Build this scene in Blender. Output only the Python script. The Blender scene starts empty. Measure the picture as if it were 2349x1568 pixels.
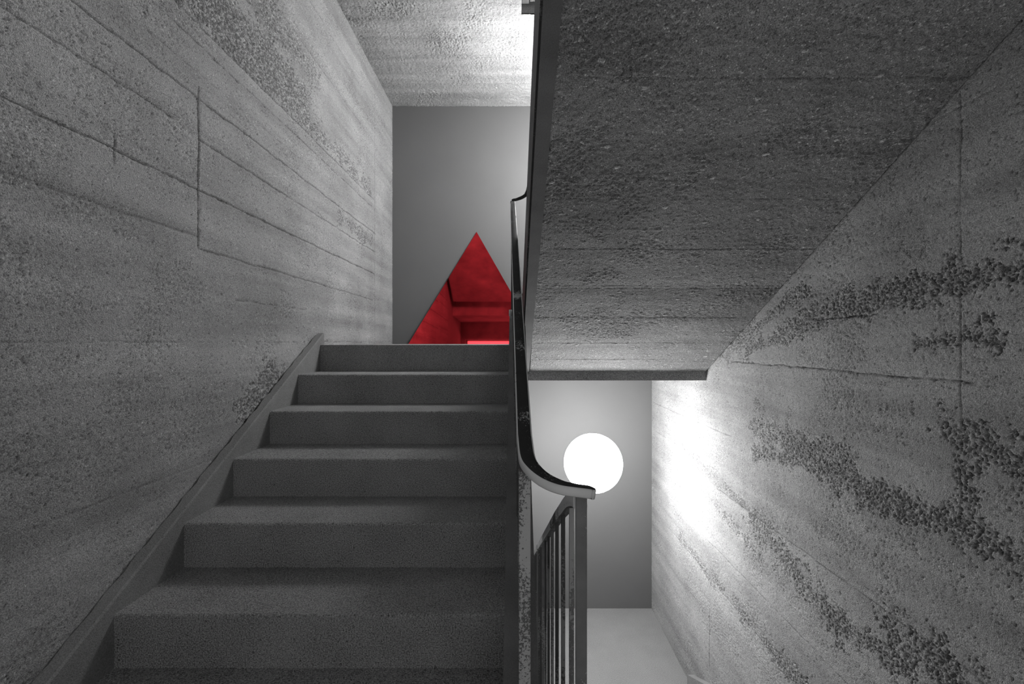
import bpy, bmesh, math, random
import numpy as np
from mathutils import Vector
random.seed(7)
sc = bpy.context.scene
H0 = 2.78            # camera height above the lower landing; every z below is written relative to eye level
F = 1044.0           # focal length in pixels of the 2349 px wide frame

# ---------------------------------------------------------------- camera, world, exposure
cam_d = bpy.data.cameras.new('camera')
cam_d.sensor_width = 36.0
cam_d.lens = 36.0 * F / 2349.0
cam_d.shift_x = -(1185 - 1174.5) / 2349.0
cam_d.shift_y = (785 - 784) / 2349.0
cam_d.clip_start = 0.02
cam = bpy.data.objects.new('camera', cam_d)
sc.collection.objects.link(cam)
cam.location = (0, 0, H0)
cam.rotation_euler = (math.radians(90), 0, 0)
sc.camera = cam
w = bpy.data.worlds.new('world'); sc.world = w; w.use_nodes = True
w.node_tree.nodes['Background'].inputs[0].default_value = (0.8, 0.8, 0.8, 1)
w.node_tree.nodes['Background'].inputs[1].default_value = 0.3
sc.view_settings.view_transform = 'Standard'
sc.view_settings.look = 'None'
sc.view_settings.gamma = 1
sc.view_settings.use_curve_mapping = False
sc.view_settings.exposure = 0.0
sc.cycles.max_bounces = 6
sc.cycles.caustics_reflective = False
sc.cycles.caustics_refractive = False
sc.cycles.diffuse_bounces = 4
sc.cycles.glossy_bounces = 3
LOWER_LAMP = 52.0
UPPER_LAMP = 64.0
FILL_LIGHT = 2.1  # added glow behind the camera, ambient fill for the stairwell

# ---------------------------------------------------------------- node helpers
class G:
    def __init__(s, name):
        s.mat = bpy.data.materials.new(name); s.mat.use_nodes = True
        s.nt = s.mat.node_tree; s.nt.nodes.clear()
        s.out = s.nt.nodes.new('ShaderNodeOutputMaterial')
    def new(s, t): return s.nt.nodes.new(t)
    def link(s, v, sock):
        if isinstance(v, (int, float)): sock.default_value = v
        elif isinstance(v, tuple): sock.default_value = v
        else: s.nt.links.new(v, sock)
    def m(s, op, a, b=0.0, c=0.0, clamp=False):
        n = s.new('ShaderNodeMath'); n.operation = op; n.use_clamp = clamp
        s.link(a, n.inputs[0]); s.link(b, n.inputs[1]); s.link(c, n.inputs[2])
        return n.outputs[0]
    def smooth(s, v, lo, hi):           # 0 at lo, 1 at hi (either order)
        n = s.new('ShaderNodeMapRange'); n.interpolation_type = 'SMOOTHSTEP'
        s.link(v, n.inputs[0])
        if lo < hi:
            n.inputs[1].default_value = lo; n.inputs[2].default_value = hi
            n.inputs[3].default_value = 0; n.inputs[4].default_value = 1
        else:
            n.inputs[1].default_value = hi; n.inputs[2].default_value = lo
            n.inputs[3].default_value = 1; n.inputs[4].default_value = 0
        return n.outputs[0]
    def vec(s, x, y, z):
        n = s.new('ShaderNodeCombineXYZ')
        s.link(x, n.inputs[0]); s.link(y, n.inputs[1]); s.link(z, n.inputs[2])
        return n.outputs[0]
    def noise(s, vec, scale, detail=3.0, rough=0.5):
        n = s.new('ShaderNodeTexNoise'); s.link(vec, n.inputs['Vector'])
        n.inputs['Scale'].default_value = scale; n.inputs['Detail'].default_value = detail
        n.inputs['Roughness'].default_value = rough
        return n.outputs['Fac']
    def voro(s, vec, scale, feature='F1', out='Distance'):
        n = s.new('ShaderNodeTexVoronoi'); n.feature = feature; s.link(vec, n.inputs['Vector'])
        n.inputs['Scale'].default_value = scale
        return n.outputs[out]
    def mix(s, f, a, b):
        return s.m('ADD', s.m('MULTIPLY', a, s.m('SUBTRACT', 1.0, f)), s.m('MULTIPLY', b, f))
    def pos(s):
        g = s.new('ShaderNodeNewGeometry')
        sp = s.new('ShaderNodeSeparateXYZ'); s.nt.links.new(g.outputs['Position'], sp.inputs[0])
        return g.outputs['Position'], sp.outputs[0], sp.outputs[1], s.m('SUBTRACT', sp.outputs[2], H0)
    def finish(s, val, rough=0.85, height=None, dist=0.01, spec=0.3, metallic=0.0, col=None, strength=1.0):
        b = s.new('ShaderNodeBsdfPrincipled')
        if col is None:
            cc = s.new('ShaderNodeCombineColor')
            for i in range(3): s.link(val, cc.inputs[i])
            s.nt.links.new(cc.outputs[0], b.inputs['Base Color'])
        else: b.inputs['Base Color'].default_value = col
        s.link(rough, b.inputs['Roughness'])
        b.inputs['Specular IOR Level'].default_value = spec
        s.link(metallic, b.inputs['Metallic'])
        if height is not None:
            bp = s.new('ShaderNodeBump'); bp.inputs['Distance'].default_value = dist
            bp.inputs['Strength'].default_value = strength
            s.link(height, bp.inputs['Height']); s.nt.links.new(bp.outputs[0], b.inputs['Normal'])
        s.nt.links.new(b.outputs[0], s.out.inputs[0])
        return s.mat

def concrete(name, base=0.3, grain=1.0, mottle=0.5, stones=0.0, sheet=False, bump=1.0, streak=0.0, grainscale=260.0, pits=0.0):
    """board marked concrete; the relief itself is modelled, a surface's 'tone' attribute holds the colour of its stones, joint grime and shade painted into pits and gaps"""
    g = G(name)
    P, X, Y, Z = g.pos()
    fine = g.noise(P, grainscale, 2.0, 0.7)
    mott = g.noise(P, 4.0, 3.0, 0.6)
    col = g.m('ADD', 1.0, g.m('MULTIPLY', g.m('SUBTRACT', mott, 0.5), mottle))
    col = g.m('ADD', col, g.m('MULTIPLY', g.m('SUBTRACT', fine, 0.5), 1.1 * grain))
    h = g.m('MULTIPLY', fine, 1.0)
    if stones:
        v = g.new('ShaderNodeTexVoronoi'); v.inputs['Scale'].default_value = 150.0; g.nt.links.new(P, v.inputs['Vector'])
        sp = g.new('ShaderNodeSeparateColor'); g.nt.links.new(v.outputs['Color'], sp.inputs[0])
        sm = g.m('MULTIPLY', g.smooth(v.outputs['Distance'], 0.42, 0.25), g.smooth(sp.outputs[0], 0.80, 0.99))
        col = g.m('ADD', col, g.m('MULTIPLY', sm, stones))
    if pits:
        v = g.new('ShaderNodeTexVoronoi'); v.inputs['Scale'].default_value = 48.0; g.nt.links.new(P, v.inputs['Vector'])
        sp = g.new('ShaderNodeSeparateColor'); g.nt.links.new(v.outputs['Color'], sp.inputs[0])
        sm = g.m('MULTIPLY', g.smooth(v.outputs['Distance'], 0.20, 0.10), g.smooth(sp.outputs[0], 0.55, 0.9))
        col = g.m('MULTIPLY', col, g.m('SUBTRACT', 1.0, g.m('MULTIPLY', sm, 0.6 * pits)))  # pit shade painted into the colour
        h = g.m('SUBTRACT', h, g.m('MULTIPLY', sm, 1.2 * pits))
    if streak:
        st = g.noise(g.vec(g.m('MULTIPLY', X, 2.0), g.m('MULTIPLY', Y, 1.2), g.m('MULTIPLY', Z, 14.0)), 1.5, 3.0)
        col = g.m('ADD', col, g.m('MULTIPLY', g.m('SUBTRACT', st, 0.5), streak))
    if sheet:
        at = g.new('ShaderNodeAttribute'); at.attribute_name = 'tone'
        col = g.m('MULTIPLY', col, at.outputs['Fac'])
    val = g.m('MULTIPLY', g.m('MAXIMUM', col, 0.10), base)
    return g.finish(val, 0.88, h, 0.0028 * bump, 0.25)

# ---------------------------------------------------------------- modelled concrete relief (numpy)
def vnoise(u, v, scale, seed):
    r = np.random.RandomState(seed); T = r.rand(256, 256).astype(np.float32)
    x = u * scale + 1000.0; y = v * scale + 1000.0
    xi = np.floor(x).astype(np.int32); yi = np.floor(y).astype(np.int32)
    fx = x - xi; fy = y - yi; fx = fx * fx * (3 - 2 * fx); fy = fy * fy * (3 - 2 * fy)
    a = T[xi & 255, yi & 255]; b = T[(xi + 1) & 255, yi & 255]; c = T[xi & 255, (yi + 1) & 255]; d = T[(xi + 1) & 255, (yi + 1) & 255]
    return (a * (1 - fx) + b * fx) * (1 - fy) + (c * (1 - fx) + d * fx) * fy - 0.5
def fnoise(u, v, scale, seed, octs=4, rough=.55):
    t = 0; amp = 1.0
    for k in range(octs):
        t = t + amp * vnoise(u, v, scale * 2.03 ** k, seed + k * 17); amp *= rough
    return t
def worley(u, v, scale, seed):
    r = np.random.RandomState(seed); J = r.rand(256, 256, 4).astype(np.float32)
    x = u * scale + 1000.0; y = v * scale + 1000.0
    xi = np.floor(x).astype(np.int32); yi = np.floor(y).astype(np.int32)
    best = np.full(u.shape, 9.0, np.float32); i1 = np.zeros(u.shape, np.float32); i2 = np.zeros(u.shape, np.float32)
    for dx in (-1, 0, 1):
        for dy in (-1, 0, 1):
            q = J[(xi + dx) & 255, (yi + dy) & 255]
            d = np.hypot(x - (xi + dx + q[..., 0]), y - (yi + dy + q[..., 1]))
            k = d < best; best = np.where(k, d, best); i1 = np.where(k, q[..., 2], i1); i2 = np.where(k, q[..., 3], i2)
    return best, i1, i2
def sst(x, lo, hi):
    t = np.clip((x - lo) / (hi - lo), 0, 1); return t * t * (3 - 2 * t)
def relief(u, v, seed, joints=(), seams=(), patches=(), boards=0.0, rough=0.0, rough_scale=5.0, pits=1.0, gravel=125.0, soft=1.0, stones=0.0, vclip=None, fine_mix=0.0):
    """height (m, towards the room) and tone (1 = plain paste)"""
    wob = fnoise(u, v, 9, seed, 4); edge = fnoise(u, v, 24, seed + 3, 4, .7); edge2 = fnoise(u, v, 6, seed + 5, 3)
    h = 0.0022 * fnoise(u, v, 2.2, seed + 7, 3) + soft * (.0011 * fnoise(u, v, 26, seed + 9, 2) + .0013 * vnoise(u, v, 75, seed + 11) + .0013 * vnoise(u, v, 150, seed + 12))
    tone = 1 + .24 * fnoise(u, v, 3, seed + 13, 4) + .28 * fnoise(u * .35, v * 5.5, 2.4, seed + 15, 4)
    if boards:
        bi = np.floor((v + wob * .004) / boards).astype(np.int32); r = np.random.RandomState(seed + 21).rand(512, 2)
        tone = tone * (.95 + .10 * r[bi & 511, 0]); h = h + .0016 * r[bi & 511, 1]
    # sandy areas and pits
    sand = sst(fnoise(u, v, rough_scale, seed + 31, 4, .6), .02, .38)
    for (u0, v0, u1, v1, r, amt) in patches:
        if amt < .6:
            du, dv = u1 - u0, v1 - v0
            t = np.clip(((u - u0) * du + (v - v0) * dv) / (du * du + dv * dv), 0, 1)
            d = np.hypot(u - u0 - t * du, v - v0 - t * dv) + (edge + edge2) * .05
            sand = np.maximum(sand, 2.2 * amt * sst(-d, -r * 1.5, -r * .3))
    patches = [p for p in patches if p[5] >= .6]
    wu = u + .006 * vnoise(u, v, 90, seed + 34) + .004 * edge; wv = v + .006 * vnoise(u, v, 90, seed + 36) - .004 * edge
    d, a, b = worley(wu, wv, 105, seed + 33)
    pm = sst(.16 + .26 * b - d, 0, .16) * (a < (.07 + .38 * sand)) * pits
    d2, a2, b2 = worley(wu, wv, 44, seed + 35)
    pm2 = sst(.05 + .17 * b2 ** 2 - d2, 0, .07) * (a2 < .14 + .22 * sand) * pits
    pm = np.maximum(pm, pm2)
    h = h - .0036 * pm; tone = tone * (1 - .36 * pm)  # pits darkened as well, their depth shade put into the tone
    h = h + soft * (.35 + sand) * (.0020 * vnoise(u, v, 110, seed + 37) + .0016 * vnoise(u, v, 210, seed + 39))
    tone = tone + (.25 + .5 * sand) * .42 * vnoise(u, v, 230, seed + 38)
    # honeycombed gravel
    pk = np.zeros(u.shape, np.float32)
    for (u0, v0, u1, v1, r, amt) in patches:
        du, dv = u1 - u0, v1 - v0; L2 = du * du + dv * dv
        t = np.clip(((u - u0) * du + (v - v0) * dv) / L2, 0, 1)
        d = np.hypot(u - u0 - t * du, v - v0 - t * dv) + (edge * 1.1 + edge2 * .9) * min(1.5 * r, .12)
        pk = np.maximum(pk, amt * sst(-d, -r * 1.15, -r * .5))
    if vclip is not None: pk = pk * ((v > vclip + .006 * edge) | (v < vclip - .2))
    if rough: pk = np.maximum(pk, rough * sst(fnoise(u, v, rough_scale * 1.3, seed + 41, 5, .7), .05, .4))
    for gs, lo in ((gravel, 0.0),):
        d, a, b = worley(u + edge * .004, v + edge * .004, gs, seed + 43)
        c = (b * 7.31 + a * 3.17) % 1.0
        drop = (pk > .03) * sst(pk + .35 * edge - .06 - .72 * c, 0, .06)       # ragged rim, stone by stone
        dome = np.sqrt(np.clip(1 - (d / (.45 + .25 * b)) ** 2, 0, 1))
        keep = a < .80
        gh = -.0055 + dome * keep * (.0040 + .0040 * b)
        h = h * (1 - drop) + gh * drop
        tone = tone * (1 - drop) + drop * np.where((dome > .05) & keep, .62 + .85 * b ** 2, .42)  # stones vary in colour; gaps between them carry painted shade
    if stones:
        d, a, b = worley(u + edge * .01, v * 1.6 + edge * .01, 24, seed + 51)
        sm = (a > 1 - .13 * stones) * sst(.16 + .12 * b - d, 0, .07)
        h = h + sm * .0025; tone = tone * (1 - sm) + sm * (1.5 + .8 * b)
        d, a, b = worley(u, v * 1.3, 70, seed + 53)
        sm = (a > 1 - .16 * stones * (.4 + sand)) * sst(.30 - d, 0, .1)
        tone = tone + sm * (.5 + .9 * b); h = h + sm * .0015
    if fine_mix:       # gritty cast skin: fine light sand grains and holes all over with shade painted in
        d, a, b = worley(u + .003 * edge, v, 140, seed + 55)
        cl = .5 + sand
        hole = (a < .10 * fine_mix * cl) * sst(.34 - d, 0, .1); grn = (a > 1 - .16 * fine_mix * cl) * sst(.30 - d, 0, .1)
        h = h - .0028 * hole + .0016 * grn; tone = tone * (1 - .5 * hole) + grn * .8 * b
    brk = .55 + .9 * (vnoise(u, v, 14, seed + 61) + .5)
    vw = v + wob * .007 + .0012 * edge; uw = u + wob * .006
    for lst, c1, c2 in ((joints, vw, u), (seams, uw, v)):
        for (c, a, b, hw, dep) in lst:
            hw = hw * .62; k = sst(-np.abs(c1 - c), -hw, -hw * .2) * sst(c2, a - .01, a + .01) * (1 - sst(c2, b - .01, b + .01)) * np.clip(brk * dep, 0, 1)
            h = h - .0060 * k; tone = tone * (1 - .66 * k)
            # ragged crumbling along the joint
            kk = sst(-np.abs(c1 - c), -hw * 4, -hw) * (edge > .28) * sst(c2, a - .01, a + .01) * (1 - sst(c2, b - .01, b + .01)) * dep
            h = h - .002 * kk; tone = tone * (1 - .18 * kk)
    return h, np.clip(tone, .2, 2.6)

def sheet(me_list, U, V, origin, eu, ev, en, keep=None, **kw):
    """adds a displaced grid: position = origin + u*eu + v*ev + h*en"""
    uu, vv = np.meshgrid(U, V, indexing='ij'); h, tone = relief(uu, vv, **kw)
    eu, ev, en, o = (np.array(q, float) for q in (eu, ev, en, origin))
    co = o + uu[..., None] * eu + vv[..., None] * ev + h[..., None] * en
    nu, nv = uu.shape
    idx = np.arange(nu * nv).reshape(nu, nv)
    quads = np.stack([idx[:-1, :-1], idx[1:, :-1], idx[1:, 1:], idx[:-1, 1:]], -1).reshape(-1, 4)
    if np.dot(np.cross(eu, ev), en) < 0: quads = quads[:, ::-1]
    if keep is not None:
        cu = ((uu[:-1, :-1] + uu[1:, 1:]) / 2).ravel(); cv = ((vv[:-1, :-1] + vv[1:, 1:]) / 2).ravel()
        quads = quads[keep(cu, cv)]
    me_list.append((co.reshape(-1, 3), quads, tone.ravel()))

def sheet_obj(name, bm, sheets, mat, parent=None):
    """one mesh made of a plain solid (bm) and its displaced face(s)"""
    bmesh.ops.recalc_face_normals(bm, faces=bm.faces)
    bm.verts.ensure_lookup_table(); bm.verts.index_update()
    co = [np.array([v.co[:] for v in bm.verts], float).reshape(-1, 3)]; tones = [np.ones(len(bm.verts))]
    polys = [np.array([v.index for v in f.verts]) for f in bm.faces]
    loops = [np.concatenate(polys)]; tot = [np.array([len(p) for p in polys])]; smooth = [np.zeros(len(polys), bool)]
    n = len(bm.verts); bm.free()
    for c, q, t in sheets:
        co.append(c); tones.append(t); loops.append((q + n).ravel()); tot.append(np.full(len(q), 4)); smooth.append(np.ones(len(q), bool)); n += len(c)
    co = np.concatenate(co); co[:, 2] += H0
    origin = np.array([(co[:, 0].min() + co[:, 0].max()) / 2, (co[:, 1].min() + co[:, 1].max()) / 2, co[:, 2].min()])
    co -= origin; loops = np.concatenate(loops); tot = np.concatenate(tot); smooth = np.concatenate(smooth)
    me = bpy.data.meshes.new(name)
    me.vertices.add(len(co)); me.vertices.foreach_set('co', co.astype(np.float32).ravel())
    me.loops.add(len(loops)); me.loops.foreach_set('vertex_index', loops.astype(np.int32))
    me.polygons.add(len(tot)); st = np.concatenate([[0], np.cumsum(tot)[:-1]])
    me.polygons.foreach_set('loop_start', st.astype(np.int32))
    at = me.attributes.new('tone', 'FLOAT', 'POINT'); at.data.foreach_set('value', np.concatenate(tones).astype(np.float32))
    me.update(calc_edges=True); me.polygons.foreach_set('use_smooth', smooth); me.update()
    me.materials.append(mat)
    o = bpy.data.objects.new(name, me); sc.collection.objects.link(o)
    if parent: o.parent = parent; o.location = Vector(origin) - wloc(parent)
    else: o.location = origin
    return o

def worn_paint(name, dark=0.035, light=0.42, cover=0.55, seed=0.0, rough=0.6, spec=0.2):
    g = G(name)
    P, X, Y, Z = g.pos()
    ps = g.vec(g.m('ADD', X, seed), Y, g.m('MULTIPLY', Z, 0.45))
    big = g.noise(ps, 7.0, 2.0, 0.5)
    sm = g.noise(P, 170.0, 3.0, 0.75)
    mask = g.smooth(g.m('ADD', g.m('MULTIPLY', big, 0.75), g.m('MULTIPLY', sm, 0.45)), cover + 0.0, cover + 0.035)
    val = g.mix(mask, g.m('ADD', dark, g.m('MULTIPLY', g.noise(P, 30.0, 3.0), dark)), light)
    h = g.m('ADD', g.m('MULTIPLY', mask, -0.4), g.m('MULTIPLY', sm, 0.1))
    return g.finish(val, rough, h, 0.002, spec)

def plain(name, val, rough=0.6, spec=0.3, bump=0.0):
    g = G(name)
    P, X, Y, Z = g.pos()
    n = g.noise(P, 3.0, 4.0, 0.5)
    f = g.noise(P, 120.0, 3.0, 0.5)
    c = g.m('MULTIPLY', val, g.m('ADD', 0.94, g.m('MULTIPLY', n, 0.12)))
    return g.finish(c, rough, g.m('MULTIPLY', f, 0.2), 0.002 * (bump or 0.2), spec)

def emitter(name, strength):
    g = G(name)
    e = g.new('ShaderNodeEmission'); e.inputs[0].default_value = (1, 1, 1, 1); e.inputs[1].default_value = strength
    g.nt.links.new(e.outputs[0], g.out.inputs[0]); return g.mat

# ---------------------------------------------------------------- mesh helpers
def wloc(o):
    v = Vector(o.location)
    return v + wloc(o.parent) if o.parent else v

def finish_obj(name, bm, mats, parent=None, origin=None, bevel=0.0, smooth=False):
    """bm is in eye-level coordinates; the object's origin goes to the base centre of its mesh."""
    if bevel:
        bmesh.ops.bevel(bm, geom=[e for e in bm.edges if len(e.link_faces) == 2 and e.calc_face_angle(0) > 0.5],
                        offset=bevel, segments=2, affect='EDGES', profile=0.6)
    bmesh.ops.recalc_face_normals(bm, faces=bm.faces)
    for v in bm.verts: v.co.z += H0
    if origin is None:
        xs = [v.co.x for v in bm.verts]; ys = [v.co.y for v in bm.verts]; zs = [v.co.z for v in bm.verts]
        origin = Vector(((min(xs) + max(xs)) / 2, (min(ys) + max(ys)) / 2, min(zs)))
    else: origin = Vector((origin[0], origin[1], origin[2] + H0))
    for v in bm.verts: v.co -= origin
    if smooth:
        for f in bm.faces: f.smooth = True
    me = bpy.data.meshes.new(name); bm.to_mesh(me); bm.free()
    if not isinstance(mats, (list, tuple)): mats = [mats]
    for m_ in mats: me.materials.append(m_)
    o = bpy.data.objects.new(name, me); sc.collection.objects.link(o)
    if parent: o.parent = parent; o.location = origin - wloc(parent)
    else: o.location = origin
    return o

def struct(o): o['kind'] = 'structure'; return o
def tag(o, label, cat, group=None):
    o['label'] = label; o['category'] = cat
    if group: o['group'] = group
    return o
def thing(name, loc, label, cat, group=None):
    o = bpy.data.objects.new(name, None); sc.collection.objects.link(o)
    o.location = (loc[0], loc[1], loc[2] + H0); o.empty_display_size = 0.1
    return tag(o, label, cat, group)
def dup(root, dz, label):
    r = root.copy(); sc.collection.objects.link(r); r.location = Vector(root.location) + Vector((0, 0, dz)); r['label'] = label
    for ch in list(root.children):
        c = ch.copy(); sc.collection.objects.link(c); c.parent = r
        for gch in list(ch.children):
            d = gch.copy(); sc.collection.objects.link(d); d.parent = c
    return r

def box(bm, x0, x1, y0, y1, z0, z1):
    vs = [bm.verts.new((x, y, z)) for x in (x0, x1) for y in (y0, y1) for z in (z0, z1)]
    for f in ((0, 1, 3, 2), (4, 6, 7, 5), (0, 4, 5, 1), (2, 3, 7, 6), (0, 2, 6, 4), (1, 5, 7, 3)):
        bm.faces.new([vs[i] for i in f])
def prism_x(bm, prof, xa, xb):
    """prof: list of (y,z); xa/xb: number or function of y."""
    fa = xa if callable(xa) else (lambda y: xa); fb = xb if callable(xb) else (lambda y: xb)
    A = [bm.verts.new((fa(y), y, z)) for y, z in prof]; B = [bm.verts.new((fb(y), y, z)) for y, z in prof]
    n = len(prof)
    for i in range(n):
        j = (i + 1) % n; bm.faces.new((A[i], A[j], B[j], B[i]))
    bm.faces.new(A); bm.faces.new(B[::-1])
def sweep(bm, pts, width, thick, side_mat=1, rnd=0.003):
    """flat bar with eased edges along a path of its top centre line; side faces use material slot side_mat"""
    pts = [Vector(p) for p in pts]; rings = []
    hw, r = width / 2, rnd
    prof = [(-hw + r, 0), (hw - r, 0), (hw, -r), (hw, -thick + r), (hw - r, -thick), (-hw + r, -thick), (-hw, -thick + r), (-hw, -r)]
    for i, p in enumerate(pts):
        t = (pts[min(i + 1, len(pts) - 1)] - pts[max(i - 1, 0)]).normalized()
        s = Vector((t.y, -t.x, 0)).normalized(); up = s.cross(t).normalized()
        if up.z < 0: up = -up
        rings.append([bm.verts.new(p + s * a + up * b) for a, b in prof])
    n = len(prof)
    for a, b in zip(rings, rings[1:]):
        for k in range(n):
            f = bm.faces.new((a[k], a[(k + 1) % n], b[(k + 1) % n], b[k])); f.smooth = True
            if k in (1, 2, 3, 5, 6, 7): f.material_index = side_mat
    for ring in (rings[0], rings[-1]):
        f = bm.faces.new(ring); f.material_index = side_mat
def smooth_path(ctrl, n=8):
    """Catmull-Rom through control points"""
    P = [Vector(c) for c in ctrl]; P = [2 * P[0] - P[1]] + P + [2 * P[-1] - P[-2]]; out = []
    for i in range(1, len(P) - 2):
        for k in range(n):
            t = k / n; a, b, c, d = P[i - 1], P[i], P[i + 1], P[i + 2]
            out.append(0.5 * ((2 * b) + (c - a) * t + (2 * a - 5 * b + 4 * c - d) * t * t + (3 * b - a - 3 * c + d) * t ** 3))
    out.append(P[-2]); return out
def uvsphere(bm, c, r, seg=64, rings=40):
    res = bmesh.ops.create_uvsphere(bm, u_segments=seg, v_segments=rings, radius=r)
    for v in res['verts']: v.co += Vector(c)
def cyl(bm, a, b, r, seg=24):
    a, b = Vector(a), Vector(b); t = (b - a).normalized()
    s = t.cross(Vector((0.3, 0.1, 1))).normalized(); q = t.cross(s)
    A = []; B = []
    for i in range(seg):
        an = 2 * math.pi * i / seg; o = s * math.cos(an) * r + q * math.sin(an) * r
        A.append(bm.verts.new(a + o)); B.append(bm.verts.new(b + o))
    for i in range(seg):
        j = (i + 1) % seg; bm.faces.new((A[i], A[j], B[j], B[i])).smooth = True
    bm.faces.new(A[::-1]); bm.faces.new(B)

# ---------------------------------------------------------------- dimensions
XL, XR, YB, YR = -1.30, 1.413, 4.76, -1.20
STOREY = 2.76
ZT, ZCEIL, ZLOW = -0.0166, 2.47, -2.78
TRD, RIS, D0 = 0.296, 0.165, 2.888          # left flight
TR2, RI2, E0 = 0.308, 0.1618, 3.24          # right flight
ZMID = ZT - 9 * RIS                         # middle landing under the camera
nos = lambda y: ZT - (RIS / TRD) * (D0 - y)
sof = lambda y: -0.14 + 0.5256 * (3.242 - y)
nos2 = lambda y: ZT + RI2 + (RI2 / TR2) * (E0 - y)
ls_l = lambda y: -0.0245 - 0.0072 * y       # left flight's stringer, stair side
ls_r = lambda y: 0.054
rs_l = lambda y: 0.0889 - 0.0143 * y        # right flight's stringer, well side

# ---------------------------------------------------------------- materials
M = {}
M['wall'] = concrete('board marked concrete', 0.37, sheet=True, mottle=.3, grain=2.0, bump=1.5)
M['ceiling'] = concrete('rough cast ceiling concrete', 0.46, sheet=True, mottle=.2, grain=2.2, bump=2.5)
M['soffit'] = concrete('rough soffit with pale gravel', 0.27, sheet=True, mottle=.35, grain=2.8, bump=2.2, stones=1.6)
M['stair'] = concrete('fine grained stair concrete', 0.31, mottle=.6, grain=3.4, bump=2.4, pits=.6, stones=.25, grainscale=240.0)
M['string'] = concrete('smooth trowelled concrete', 0.14, mottle=.7, grain=.5, bump=.5, streak=.5)
M['curb'] = concrete('trowelled curb concrete', 0.25, mottle=.7, grain=1.3, bump=1.0, pits=.5)
M['floor'] = concrete('pale landing floor', 0.27, mottle=.3, grain=1.8, bump=1.3, grainscale=200.0)
M['pale'] = concrete('pale rough concrete', 0.55, mottle=1.2, grain=1.0, bump=2.0, pits=.8)
LEFT = dict(
    joints=[(0.623, -1.2, 4.15, .007, 1.0), (0.828, 1.859, 4.2, .006, .9), (0.997, -1.2, 4.2, .007, 1.0), (1.22, -1.2, 4.1, .004, .75),
            (1.30, 0.2, 4.15, .006, .9), (1.82, -1.2, 4.15, .004, .6), (0.383, 1.859, 4.1, .008, .6), (0.85, -1.2, 1.72, .006, .8),
            (0.198, 2.1, 2.8, .004, .5), (0.43, -1.2, 1.859, .012, .35), (0.002, -1.2, 4.76, .003, .4), (-.5, -1.2, 2.2, .006, .3), (1.10, 1.3, 3.0, .003, .4),
            (2.15, -1.2, 4.15, .004, .5), (-.85, -1.2, 1.6, .006, .3)],
    seams=[(1.859, 0.383, 1.04, .011, 1.0), (4.17, -.2, 2.4, .006, .7), (1.47, .57, .68, .007, .8)],
    vclip=1.30, fine_mix=1.1, patches=[(1.75, 1.42, 2.75, 1.42, .18, 1.0), (2.6, 1.38, 4.0, 1.33, .08, .95), (2.3, 1.80, 3.8, 1.95, .07, .55), (1.9, 1.72, 2.9, 1.70, .10, .65),
             (3.35, .93, 4.05, .88, .05, .9), (1.05, .97, 1.8, .80, .07, .45), (1.15, .72, 1.8, .62, .045, .4),
             (2.15, -.30, 2.45, -.2, .08, .75), (1.15, .42, 1.5, .40, .04, .5), (1.2, .13, 1.6, .10, .05, .3), (1.35, -.35, 1.9, -.2, .12, .3), (1.0, -.1, 1.6, .0, .05, .3)])
RIGHT = dict(
    joints=[(-.124, 1.4, 3.0, .006, 1.0), (-1.03, 1.2, 3.2, .005, .8), (-1.46, 1.5, 3.4, .004, .6), (-.30, 1.1, 1.38, .005, .7), (.108, 1.85, 2.15, .008, .6),
            (-.62, 3.0, 4.7, .006, .6), (-1.72, 2.2, 4.2, .004, .6), (-.9, 3.2, 4.6, .004, .5), (-.05, .7, 1.4, .004, .4), (.75, .6, 3, .004, .3)],
    seams=[(1.449, -.60, .80, .005, .42), (3.33, -2.38, -1.95, .006, .9)],
    fine_mix=1.3, gravel=150.0, patches=[(2.70, -.66, 2.15, -.57, .035, .95), (2.30, -.55, 1.80, -.575, .065, 1.0), (1.78, -.59, 1.3, -.61, .045, .8), (2.7, -.50, 1.9, -.50, .05, .62), (2.75, -.04, 1.95, .17, .05, .75), (3.15, -.10, 2.25, .27, .05, .66),
             (1.95, .17, 1.2, .22, .06, .8), (1.6, .0, 1.35, .03, .04, .7), (1.5, -.29, 1.2, -.36, .05, .7), (1.45, -.36, 1.4, -.55, .03, .6),
             (3.9, -1.69, 2.2, -1.70, .045, .95), (2.75, -1.08, 2.05, -1.22, .09, .72), (2.0, -1.22, 1.65, -1.18, .06, .75), (1.68, -1.10, 1.42, -1.12, .09, .8), (3.3, -1.15, 2.6, -1.25, .05, .65),
             (3.9, -.88, 2.75, -1.02, .03, .7), (2.70, -.36, 2.60, -.355, .03, .8), (4.7, -1.0, 3.9, -1.2, .05, .5), (2.1, -.35, 1.7, -.3, .06, .3)])
M['plaster'] = plain('grey satin wall paint', 0.142, 0.65, 0.3, .1)
M['rail_dark'] = worn_paint('worn black rail paint', .022, .38, .725, rough=.75, spec=.1)
M['rail_edge'] = worn_paint('rubbed pale rail edge', .06, .64, .478)
M['post'] = worn_paint('chipped grey post paint', .08, .42, .645, seed=3.1)
M['post_r'] = worn_paint('mottled dark post paint', .11, .36, .65, seed=.4)
M['bar'] = worn_paint('dark bar paint', .05, .22, .66, seed=7.0)
M['frame'] = plain('dark fill window frame', .05, .5)
M['steel'] = plain('brushed bolt steel', .5, .35, .5)
M['bracket'] = plain('white lamp bracket', .6, .4)
M['lamp_low'] = emitter('lit opal globe lower', LOWER_LAMP)
M['lamp_up'] = emitter('lit opal globe upper', UPPER_LAMP)
M['fill_pane'] = emitter('added ambient fill glow', FILL_LIGHT)
gm = G('red tinted mirror')
bs = gm.new('ShaderNodeBsdfPrincipled')
bs.inputs['Base Color'].default_value = (1.0, 0.055, 0.07, 1); bs.inputs['Metallic'].default_value = 1.0
bs.inputs['Roughness'].default_value = 0.03
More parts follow.
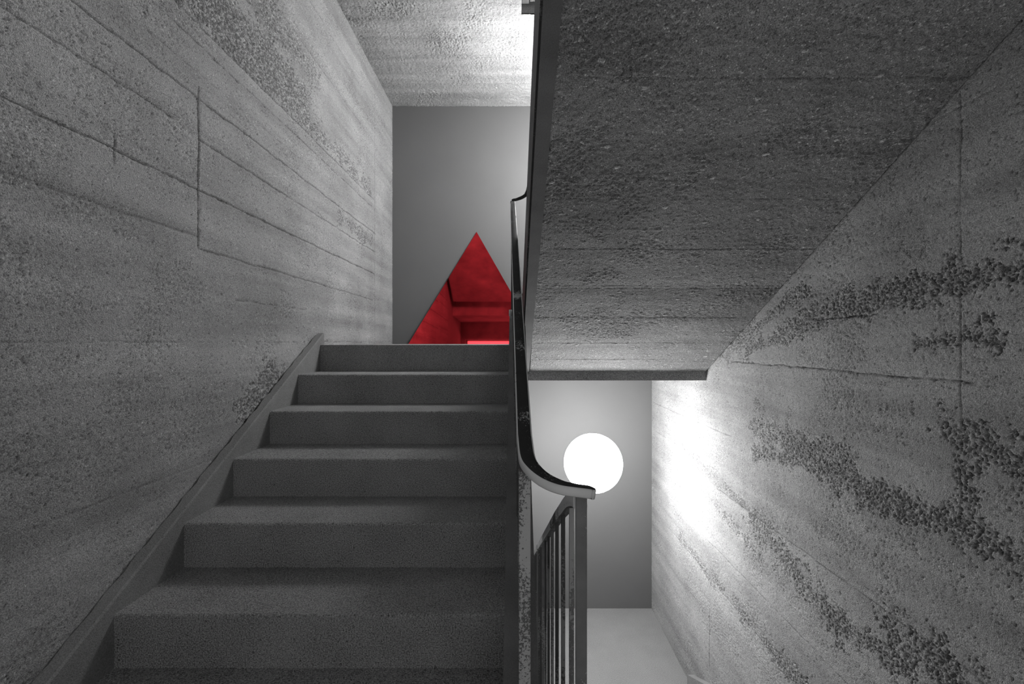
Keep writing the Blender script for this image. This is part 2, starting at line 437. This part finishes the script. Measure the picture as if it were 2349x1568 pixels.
gm.nt.links.new(bs.outputs[0], gm.out.inputs[0]); M['mirror'] = gm.mat

# ---------------------------------------------------------------- the shell
ZTOP, ZBOT = 4.25, ZLOW - .2
def steps_(a, b, d0, d1):            # grid coordinates from a to b whose spacing grows from d0 to d1
    out = [a]; L = b - a
    while out[-1] < b: out.append(out[-1] + d0 + (d1 - d0) * (out[-1] - a) / L)
    out[-1] = b; return np.array(out)
UY = steps_(.85, YB, .0030, .0080)
bm = bmesh.new(); box(bm, XL - .25, XL - .016, YR - .25, YB + .25, ZBOT, ZTOP)
box(bm, XL - .016, XL, YR - .25, .85, ZBOT, ZTOP)
box(bm, XL - .016, XL, .85, YB, ZBOT, -1.25); box(bm, XL - .016, XL, .85, YB, 2.5, ZTOP)
sh = []; sheet(sh, UY, np.arange(-1.25, 2.5001, .0045), (XL, 0, 0), (0, 1, 0), (0, 0, 1), (1, 0, 0), seed=11, boards=.115, **LEFT)
struct(sheet_obj('wall_left', bm, sh, M['wall']))
bm = bmesh.new(); box(bm, XR + .016, XR + .25, YR - .25, YB + .25, ZBOT, ZTOP)
box(bm, XR, XR + .016, YR - .25, .85, ZBOT, ZTOP); box(bm, XR, XR + .016, .85, YB, 1.20, ZTOP)
sh = []; sheet(sh, UY, np.arange(ZBOT, 1.2001, .0045), (XR, 0, 0), (0, 1, 0), (0, 0, 1), (-1, 0, 0), seed=411, boards=.0, rough_scale=4.0, **RIGHT)
struct(sheet_obj('wall_right', bm, sh, M['wall']))
bm = bmesh.new(); box(bm, XL, XR, YB, YB + .25, ZBOT, ZTOP); struct(finish_obj('wall_back', bm, M['plaster']))
# rear wall with an added ribbon window behind the camera, glowing as ambient fill
WZ0, WZ1, WX0, WX1 = -.50, .40, XL + .10, XR - .10
bm = bmesh.new()
box(bm, XL, XR, YR - .25, YR, ZBOT, WZ0); box(bm, XL, XR, YR - .25, YR, WZ1, ZTOP)
box(bm, XL, WX0, YR - .25, YR, WZ0, WZ1); box(bm, WX1, XR, YR - .25, YR, WZ0, WZ1)
struct(finish_obj('wall_rear', bm, M['pale']))
bm = bmesh.new(); box(bm, WX0, WX1, YR - .20, YR - .18, WZ0, WZ1)
win = struct(finish_obj('fill_window_1', bm, M['fill_pane']))
bm = bmesh.new()
for a, b, c, d in ((WX0, WX1, WZ0, WZ0 + .04), (WX0, WX1, WZ1 - .03, WZ1), (WX0, WX0 + .04, WZ0, WZ1), (WX1 - .04, WX1, WZ0, WZ1), (.0, .04, WZ0, WZ1)):
    box(bm, a, b, YR - .18, YR - .12, c, d)
finish_obj('fill_window_frame', bm, M['frame'], win)
bm = bmesh.new(); box(bm, XL - .25, XR + .25, YR - .25, YB + .25, ZTOP, ZTOP + .1); struct(finish_obj('ceiling_top', bm, M['ceiling']))
# landings
bm = bmesh.new(); box(bm, XL, XR, 3.24, YB, ZLOW - .2, ZLOW); struct(finish_obj('floor_lower', bm, M['floor']))
bm = bmesh.new()
box(bm, XL, .056, D0, YB, -.283, ZT); box(bm, .056, XR, 3.39, YB, -.283, ZT)
struct(finish_obj('floor', bm, M['stair'], bevel=.006))
bm = bmesh.new()
box(bm, XL, .035, 2.92, YB, ZCEIL + .012, ZCEIL + .27); box(bm, .035, XR, 3.43, YB, ZCEIL + .012, ZCEIL + .27)
sh = []; sheet(sh, np.arange(XL, XR, .0052), np.arange(2.92, YB + .004, .0052), (0, 0, ZCEIL), (1, 0, 0), (0, 1, 0), (0, 0, -1),
               keep=lambda x, y: (x < .035) | (y > 3.43), seed=77, boards=.14, rough_scale=3.2, soft=2.6, fine_mix=1.6, pits=.8,
               joints=[(3.95, -1.3, 1.4, .005, .35), (4.35, -1.3, 1.4, .005, .45), (3.62, -1.3, 1.4, .005, .3)])
struct(sheet_obj('ceiling', bm, sh, M['ceiling']))
bm = bmesh.new()
box(bm, XL, .056, YR, D0 - 9 * TRD, ZMID - .28, ZMID); box(bm, .056, XR, YR, 1.084, ZMID - .28, ZMID)
struct(finish_obj('floor_middle', bm, M['stair']))
zm2 = ZMID + STOREY
bm = bmesh.new()
box(bm, XL, .056, YR, .2225, zm2 - .46, zm2); box(bm, .056, XR, YR, 1.084, .994, zm2)
struct(finish_obj('ceiling_rear', bm, M['pale']))

# ---------------------------------------------------------------- left flight
lf = thing('concrete_stairs', (-.65, 1.556, ZMID),
           'broad left concrete stair flight climbing away to the landing with the red triangle', 'stairs', 'concrete stair flights')
XW = -1.245
for k in range(1, 10):
    y = D0 - k * TRD
    z = ZT - k * RIS
    if k == 9: break
    bm = bmesh.new()
    y1 = y + TRD
    prof = [(y, z), (y1 + .0, z), (y1, z - .16), (y, z - RIS - .12)]
    prism_x(bm, prof, XW, lambda q: ls_l(q) - .0005)
    bmesh.ops.bevel(bm, geom=[e for e in bm.edges if all(abs(v.co.y - y) < 1e-5 and abs(v.co.z - z) < 1e-5 for v in e.verts)],
                    offset=.010, segments=3, affect='EDGES', profile=.5)
    finish_obj('step', bm, M['stair'], lf)
ye = D0 - 9 * TRD
bm = bmesh.new()       # the slab that carries the steps
prism_x(bm, [(ye, nos(ye) - .02 - .12), (D0, ZT - RIS - .16 + .0), (D0, ZT - .40), (ye + .32, nos(ye + .32) - .40), (ye + .005, ZMID + .001)], XW, .05)
finish_obj('slab', bm, M['pale'], lf)
# wall-side curb: a low trowelled ramp with a ragged gap to the wall
bm = bmesh.new()
N = 90; rows = []
for i in range(N + 1):
    y = ye + (2.945 - ye) * i / N
    zt = nos(y) + .046
    xg = XL + .0105 + .0035 * math.sin(i * 1.7) + random.uniform(-.002, .003)
    if i < N * .1: zt = max(zt, ZMID + .02)
    rows.append([bm.verts.new((XL, y, zt - .30)), bm.verts.new((XL + .0005, y, zt - .04)), bm.verts.new((xg, y, zt - .04)), bm.verts.new((xg + .001, y, zt - .001)),
                 bm.verts.new((XW - .006, y, zt)), bm.verts.new((XW, y, zt - .006)), bm.verts.new((XW, y, zt - .30))])
for a, b in zip(rows, rows[1:]):
    for k in range(7): bm.faces.new((a[k], a[(k + 1) % 7], b[(k + 1) % 7], b[k]))
bm.faces.new(rows[0]); bm.faces.new(rows[-1][::-1])
c = finish_obj('wall_curb', bm, M['curb'], lf); c['label'] = 'smooth trowelled curb along the wall'
# well-side stringer
bm = bmesh.new(); c0 = .18
prism_x(bm, [(ye, nos(ye) + c0), (2.90, nos(2.90) + c0), (2.90, ZT - .30), (ye + .2, nos(ye + .2) - .35), (ye, ZMID)], ls_l, ls_r)
c = finish_obj('stringer', bm, M['string'], lf, bevel=.004); c['label'] = 'smooth concrete stringer on the open side'
dup(lf, STOREY, 'concrete stair flight overhead whose sloping soffit shows inside the red mirror')

# ---------------------------------------------------------------- right flight
rf = thing('concrete_stairs', (.75, 2.16, ZT),
           'right concrete stair flight seen from below, dark gravelly soffit rising towards the viewer', 'stairs', 'concrete stair flights')
yu = 1.084
bm = bmesh.new()
rin = lambda y: rs_l(y) + .052
prism_x(bm, [(3.39, sof(3.39) + .016), (3.39, ZT - .001), (3.24, ZT - .001), (yu, nos2(yu) - .17), (yu, sof(yu) + .016)], rin, XR - .007)
sl = math.hypot(1, .5256)
joints_s = [((3.39 - yy) * sl, .1, 1.42, hw, dep) for yy, hw, dep in ((1.412, .004, .25), (2.14, .009, .28), (1.86, .004, .2), (2.69, .008, .35), (2.98, .010, .35), (2.405, .004, .25), (3.2, .006, .4))]
sh = []; sheet(sh, np.arange(.10, XR - .006, .0040), np.arange(-.004, (3.39 - yu) * sl, .0034), (0, 3.39, sof(3.39)), (1, 0, 0), (0, -1 / sl, .5256 / sl), (0, -.5256 / sl, -1 / sl),
               seed=231, boards=.155, rough_scale=5.0, soft=1.35, stones=.6, pits=.15, fine_mix=.9, joints=joints_s)
sheet_obj('slab', bm, sh, M['soffit'], rf)
for k in range(8):
    y = E0 - k * TR2; z = ZT + (k + 1) * RI2
    bm = bmesh.new()
    yb = y - TR2 if k < 7 else y - .02
    prism_x(bm, [(y, z), (yb, z), (yb, z - RI2 * .6), (y, z - RI2)], lambda q: rs_l(q) + .053, XR - .007)
    finish_obj('step', bm, M['stair'], rf)
bm = bmesh.new()
prism_x(bm, [(3.40, sof(3.40) - .008), (3.40, .24), (3.24, nos2(3.24) + .06), (yu, nos2(yu) + .06), (yu, sof(yu) - .008)], rs_l, lambda y: rs_l(y) + .052)
c = finish_obj('stringer', bm, M['string'], rf, bevel=.004); c['label'] = 'smooth trowelled stringer beside the stair well'
# curb along the right wall
bm = bmesh.new()
yc = 3.64
prism_x(bm, [(yc, -2.655 + STOREY), (yu, -2.655 + STOREY + .5256 * (yc - yu)), (yu, -2.86 + STOREY + .5256 * (yc - yu)), (3.40, ZT), (yc, ZT)], XR - .05, XR)
c = finish_obj('wall_curb', bm, M['floor'], rf, bevel=.003); c['label'] = 'pale curb along the wall'
dup(rf, STOREY, 'stair flight overhead, its dark corner cutting into the bright ceiling above the railing')
dup(rf, -STOREY, 'stair flight going down at the lower right, below the end of the handrail')

# ---------------------------------------------------------------- railings
RW, RT = .034, .018
def bar(name, parent, x, y, z0, z1, w_, d_, mat, edge=None):
    bm = bmesh.new(); box(bm, x - w_ / 2, x + w_ / 2, y - d_ / 2, y + d_ / 2, z0, z1)
    for f in bm.faces:
        f.normal_update()
    bmesh.ops.bevel(bm, geom=list(bm.edges), offset=.0012, segments=1, affect='EDGES')
    if edge is not None:
        bm.normal_update()
        for f in bm.faces:
            if abs(f.normal.x) > .9: f.material_index = 1
    return finish_obj(name, bm, [mat, edge] if edge is not None else mat, parent)

railx = lambda y: .0385 - .0213 * y
railz = lambda y: -.758 + .557 * y
lr = thing('stair_railing', (0, 1.9, ZMID + .4),
           'worn steel railing of the left flight whose handrail curls over towards the globe lamp', 'railing', 'steel stair railings')
ctrl = [(.1388, .868, -.276), (.1096, .860, -.2694), (.0834, .862, -.265), (.0565, .880, -.258), (.0355, .905, -.247), (.0225, .940, -.234), (railx(1.0), 1.0, railz(1.0))]
path = smooth_path(ctrl, 8) + [Vector((railx(y), y, railz(y))) for y in (1.06, 1.15, 1.3, 1.6, 2.0, 2.4, 2.8, 3.08)]
bm = bmesh.new(); sweep(bm, path, RW, RT)
# rounded nose of the handrail, in the frame of its last stretch
c = path[0]; t = (path[0] - path[1]).normalized(); sd = Vector((t.y, -t.x, 0)).normalized(); up = sd.cross(t).normalized()
if up.z < 0: up = -up
top = []; mid = []; bot = []
for i in range(17):
    a_ = math.pi * i / 16
    d_ = sd * math.cos(a_) * RW / 2 + t * math.sin(a_) * .013
    top.append(bm.verts.new(c + d_ * .9)); mid.append(bm.verts.new(c + d_ - up * .003)); bot.append(bm.verts.new(c + d_ - up * RT))
bm.faces.new(top); bm.faces.new(bot[::-1]).material_index = 1
for ra, rb in ((top, mid), (mid, bot)):
    for i in range(16):
        f = bm.faces.new((ra[i], ra[i + 1], rb[i + 1], rb[i])); f.material_index = 1; f.smooth = True
hr = finish_obj('handrail', bm, [M['rail_dark'], M['rail_edge']], lr)
hr['label'] = 'flat black handrail with pale rubbed edges'
bar('newel_post', lr, .0165, .935, nos(.935) + .17, -.262, .024, .024, M['post'], M['rail_edge'])['label'] = 'near post with pale speckled paint'
for i in range(14):
    y = 1.10 + i * .148
    if y > 2.85: break
    bar('baluster', lr, railx(y), y, nos(y) + .17, railz(y) - .008, .011, .011, M['bar'])
bar('newel_post', lr, -.022, 3.05, ZT, railz(3.05) - .008, .030, .012, M['bar'])
bm = bmesh.new(); cyl(bm, (-.038, 2.86, .165), (-.038, 2.86, .205), .010, 14)
finish_obj('finial', bm, M['steel'], lr, smooth=False)

rr = thing('stair_railing', (.1, 2.1, ZT + .2),
           'black railing of the right flight standing edge-on above the soffit, beside the grey wall', 'railing', 'steel stair railings')
rz2 = lambda y: 1.062 + .5256 * (3.1 - y)
rx2 = lambda y: .1395 - .0143 * y
ctrl = [(-.026, 3.085, .972), (.005, 3.11, .988), (.038, 3.12, 1.004), (.066, 3.115, 1.026), (.086, 3.075, 1.070), (rx2(2.95), 2.95, rz2(2.95))]
path = smooth_path(ctrl, 7) + [Vector((rx2(y), y, rz2(y))) for y in (2.8, 2.4, 2.0, 1.6, 1.2)]
bm = bmesh.new(); sweep(bm, path, RW * .8, RT, side_mat=0)
finish_obj('handrail', bm, [M['rail_dark'], M['rail_dark']], rr)
bm = bmesh.new()
prism_x(bm, [(3.36, .02), (3.36, .24), (3.24, nos2(3.24) + .07), (1.10, nos2(1.10) + .07), (1.10, sof(1.10) + .02), (3.10, sof(3.10) + .02)], lambda y: rs_l(y) - .007, lambda y: rs_l(y) - .0005)
finish_obj('side_plate', bm, M['bar'], rr)
for i in range(14):
    y = 2.98 - i * .148
    if y < 1.15: break
    bar('baluster', rr, rx2(y) + .003, y, nos2(y) + .055, rz2(y) - .008, .011, .011, M['bar'])
bar('newel_post', rr, .088, 3.10, ZT, 1.04, .014, .03, M['bar'])
# short guard linking both posts over the landing edge
bm = bmesh.new(); sweep(bm, [(-.026, 3.05, .315), (.03, 3.06, .327), (.088, 3.10, .345)], .012, .014, side_mat=0, rnd=.002)
finish_obj('crossbar', bm, [M['bar'], M['bar']], rr)
bm = bmesh.new(); box(bm, -.030, .092, 3.04, 3.10, ZT, .235)
for v in bm.verts:
    if v.co.z > .2 and v.co.x > 0: v.co.z += .03
finish_obj('kick_plate', bm, M['string'], rr)

wr = thing('stair_railing', (.12, 2.1, ZLOW + .3),
           'steel railing of the descending flight with closely set bars, in front of the lower landing', 'railing', 'steel stair railings')
XB = .123
ctrl = [(XB, .880, -.296), (XB, .95, -.314), (XB, 1.05, -.353), (XB, 1.16, -.408), (XB, 1.30, -.478)]
LT = .026
path = smooth_path(ctrl, 5) + [Vector((XB, y, -.478 - .528 * (y - 1.30))) for y in (1.6, 2.0, 2.5, 3.0, 3.35)]
bm = bmesh.new(); sweep(bm, path, .026, LT)
finish_obj('handrail', bm, [M['bar'], M['rail_edge']], wr)
lz = lambda y: -.478 - .528 * (y - 1.30) if y > 1.2 else -.36 - .5 * (y - 1.05)
lbot = lambda y: nos2(max(y, yu)) - STOREY + .055
bar('newel_post', wr, XB, .870, ZMID, -.292, .021, .016, M['post_r'], M['rail_edge'])['label'] = 'near post with mottled paint below the handrail end'
y = 1.02; i = 0
while y < 3.3:
    z0 = ZMID if y < yu else lbot(y)
    bar('baluster', wr, XB, y, z0, lz(y) - .024, .0105, .0105, M['bar'] if i % 3 else M['post_r'])
    y += .183; i += 1

# ---------------------------------------------------------------- globe lamps
def globe_lamp(z, label, m_):
    Yc = 3.76; X = (1360.5 - 1185) * Yc / F; r = .2395
    t = thing('globe_lamp', (X, YB, z), label, 'lamp')
    bm = bmesh.new(); uvsphere(bm, (X, Yc, z), r)
    finish_obj('globe', bm, m_, t, smooth=True)
    bm = bmesh.new(); cyl(bm, (X + .012, Yc + r * .93, z - .016), (X + .10, YB - .02, z - .13), .016)
    finish_obj('arm', bm, M['bracket'], t)
    bm = bmesh.new(); cyl(bm, (X + .10, YB - .025, z - .13), (X + .10, YB, z - .13), .05, 40)
    finish_obj('wall_plate', bm, M['bracket'], t)
    return t
ZLAMP = -(1061.5 - 785) * 3.76 / F
globe_lamp(ZLAMP, 'glowing white opal globe lamp above the lower landing', M['lamp_low'])
globe_lamp(ZLAMP + STOREY, 'upper lit globe lamp hidden behind the right stair flight', M['lamp_up'])

# ---------------------------------------------------------------- leaning red mirror
s = 4.74 / F
zb = ZT + .001; zt_ = (785 - 531) * s
tri = [((938 - 1185) * s, zb), ((1240 - 1185) * s, zb), ((1093 - 1185) * s, zt_)]
lean = math.tan(math.radians(1.6)); TH = .006
bm = bmesh.new()
def ypos(z): return YB - .004 - TH - lean * (zt_ - z)
A = [bm.verts.new((x, ypos(z), z)) for x, z in tri]; B = [bm.verts.new((x, ypos(z) + TH, z)) for x, z in tri]
bm.faces.new(A); bm.faces.new(B[::-1])
for i in range(3): bm.faces.new((A[i], A[(i + 1) % 3], B[(i + 1) % 3], B[i]))
tag(finish_obj('triangular_mirror', bm, M['mirror']), 'red triangular mirror standing on the upper landing against the grey wall', 'mirror')
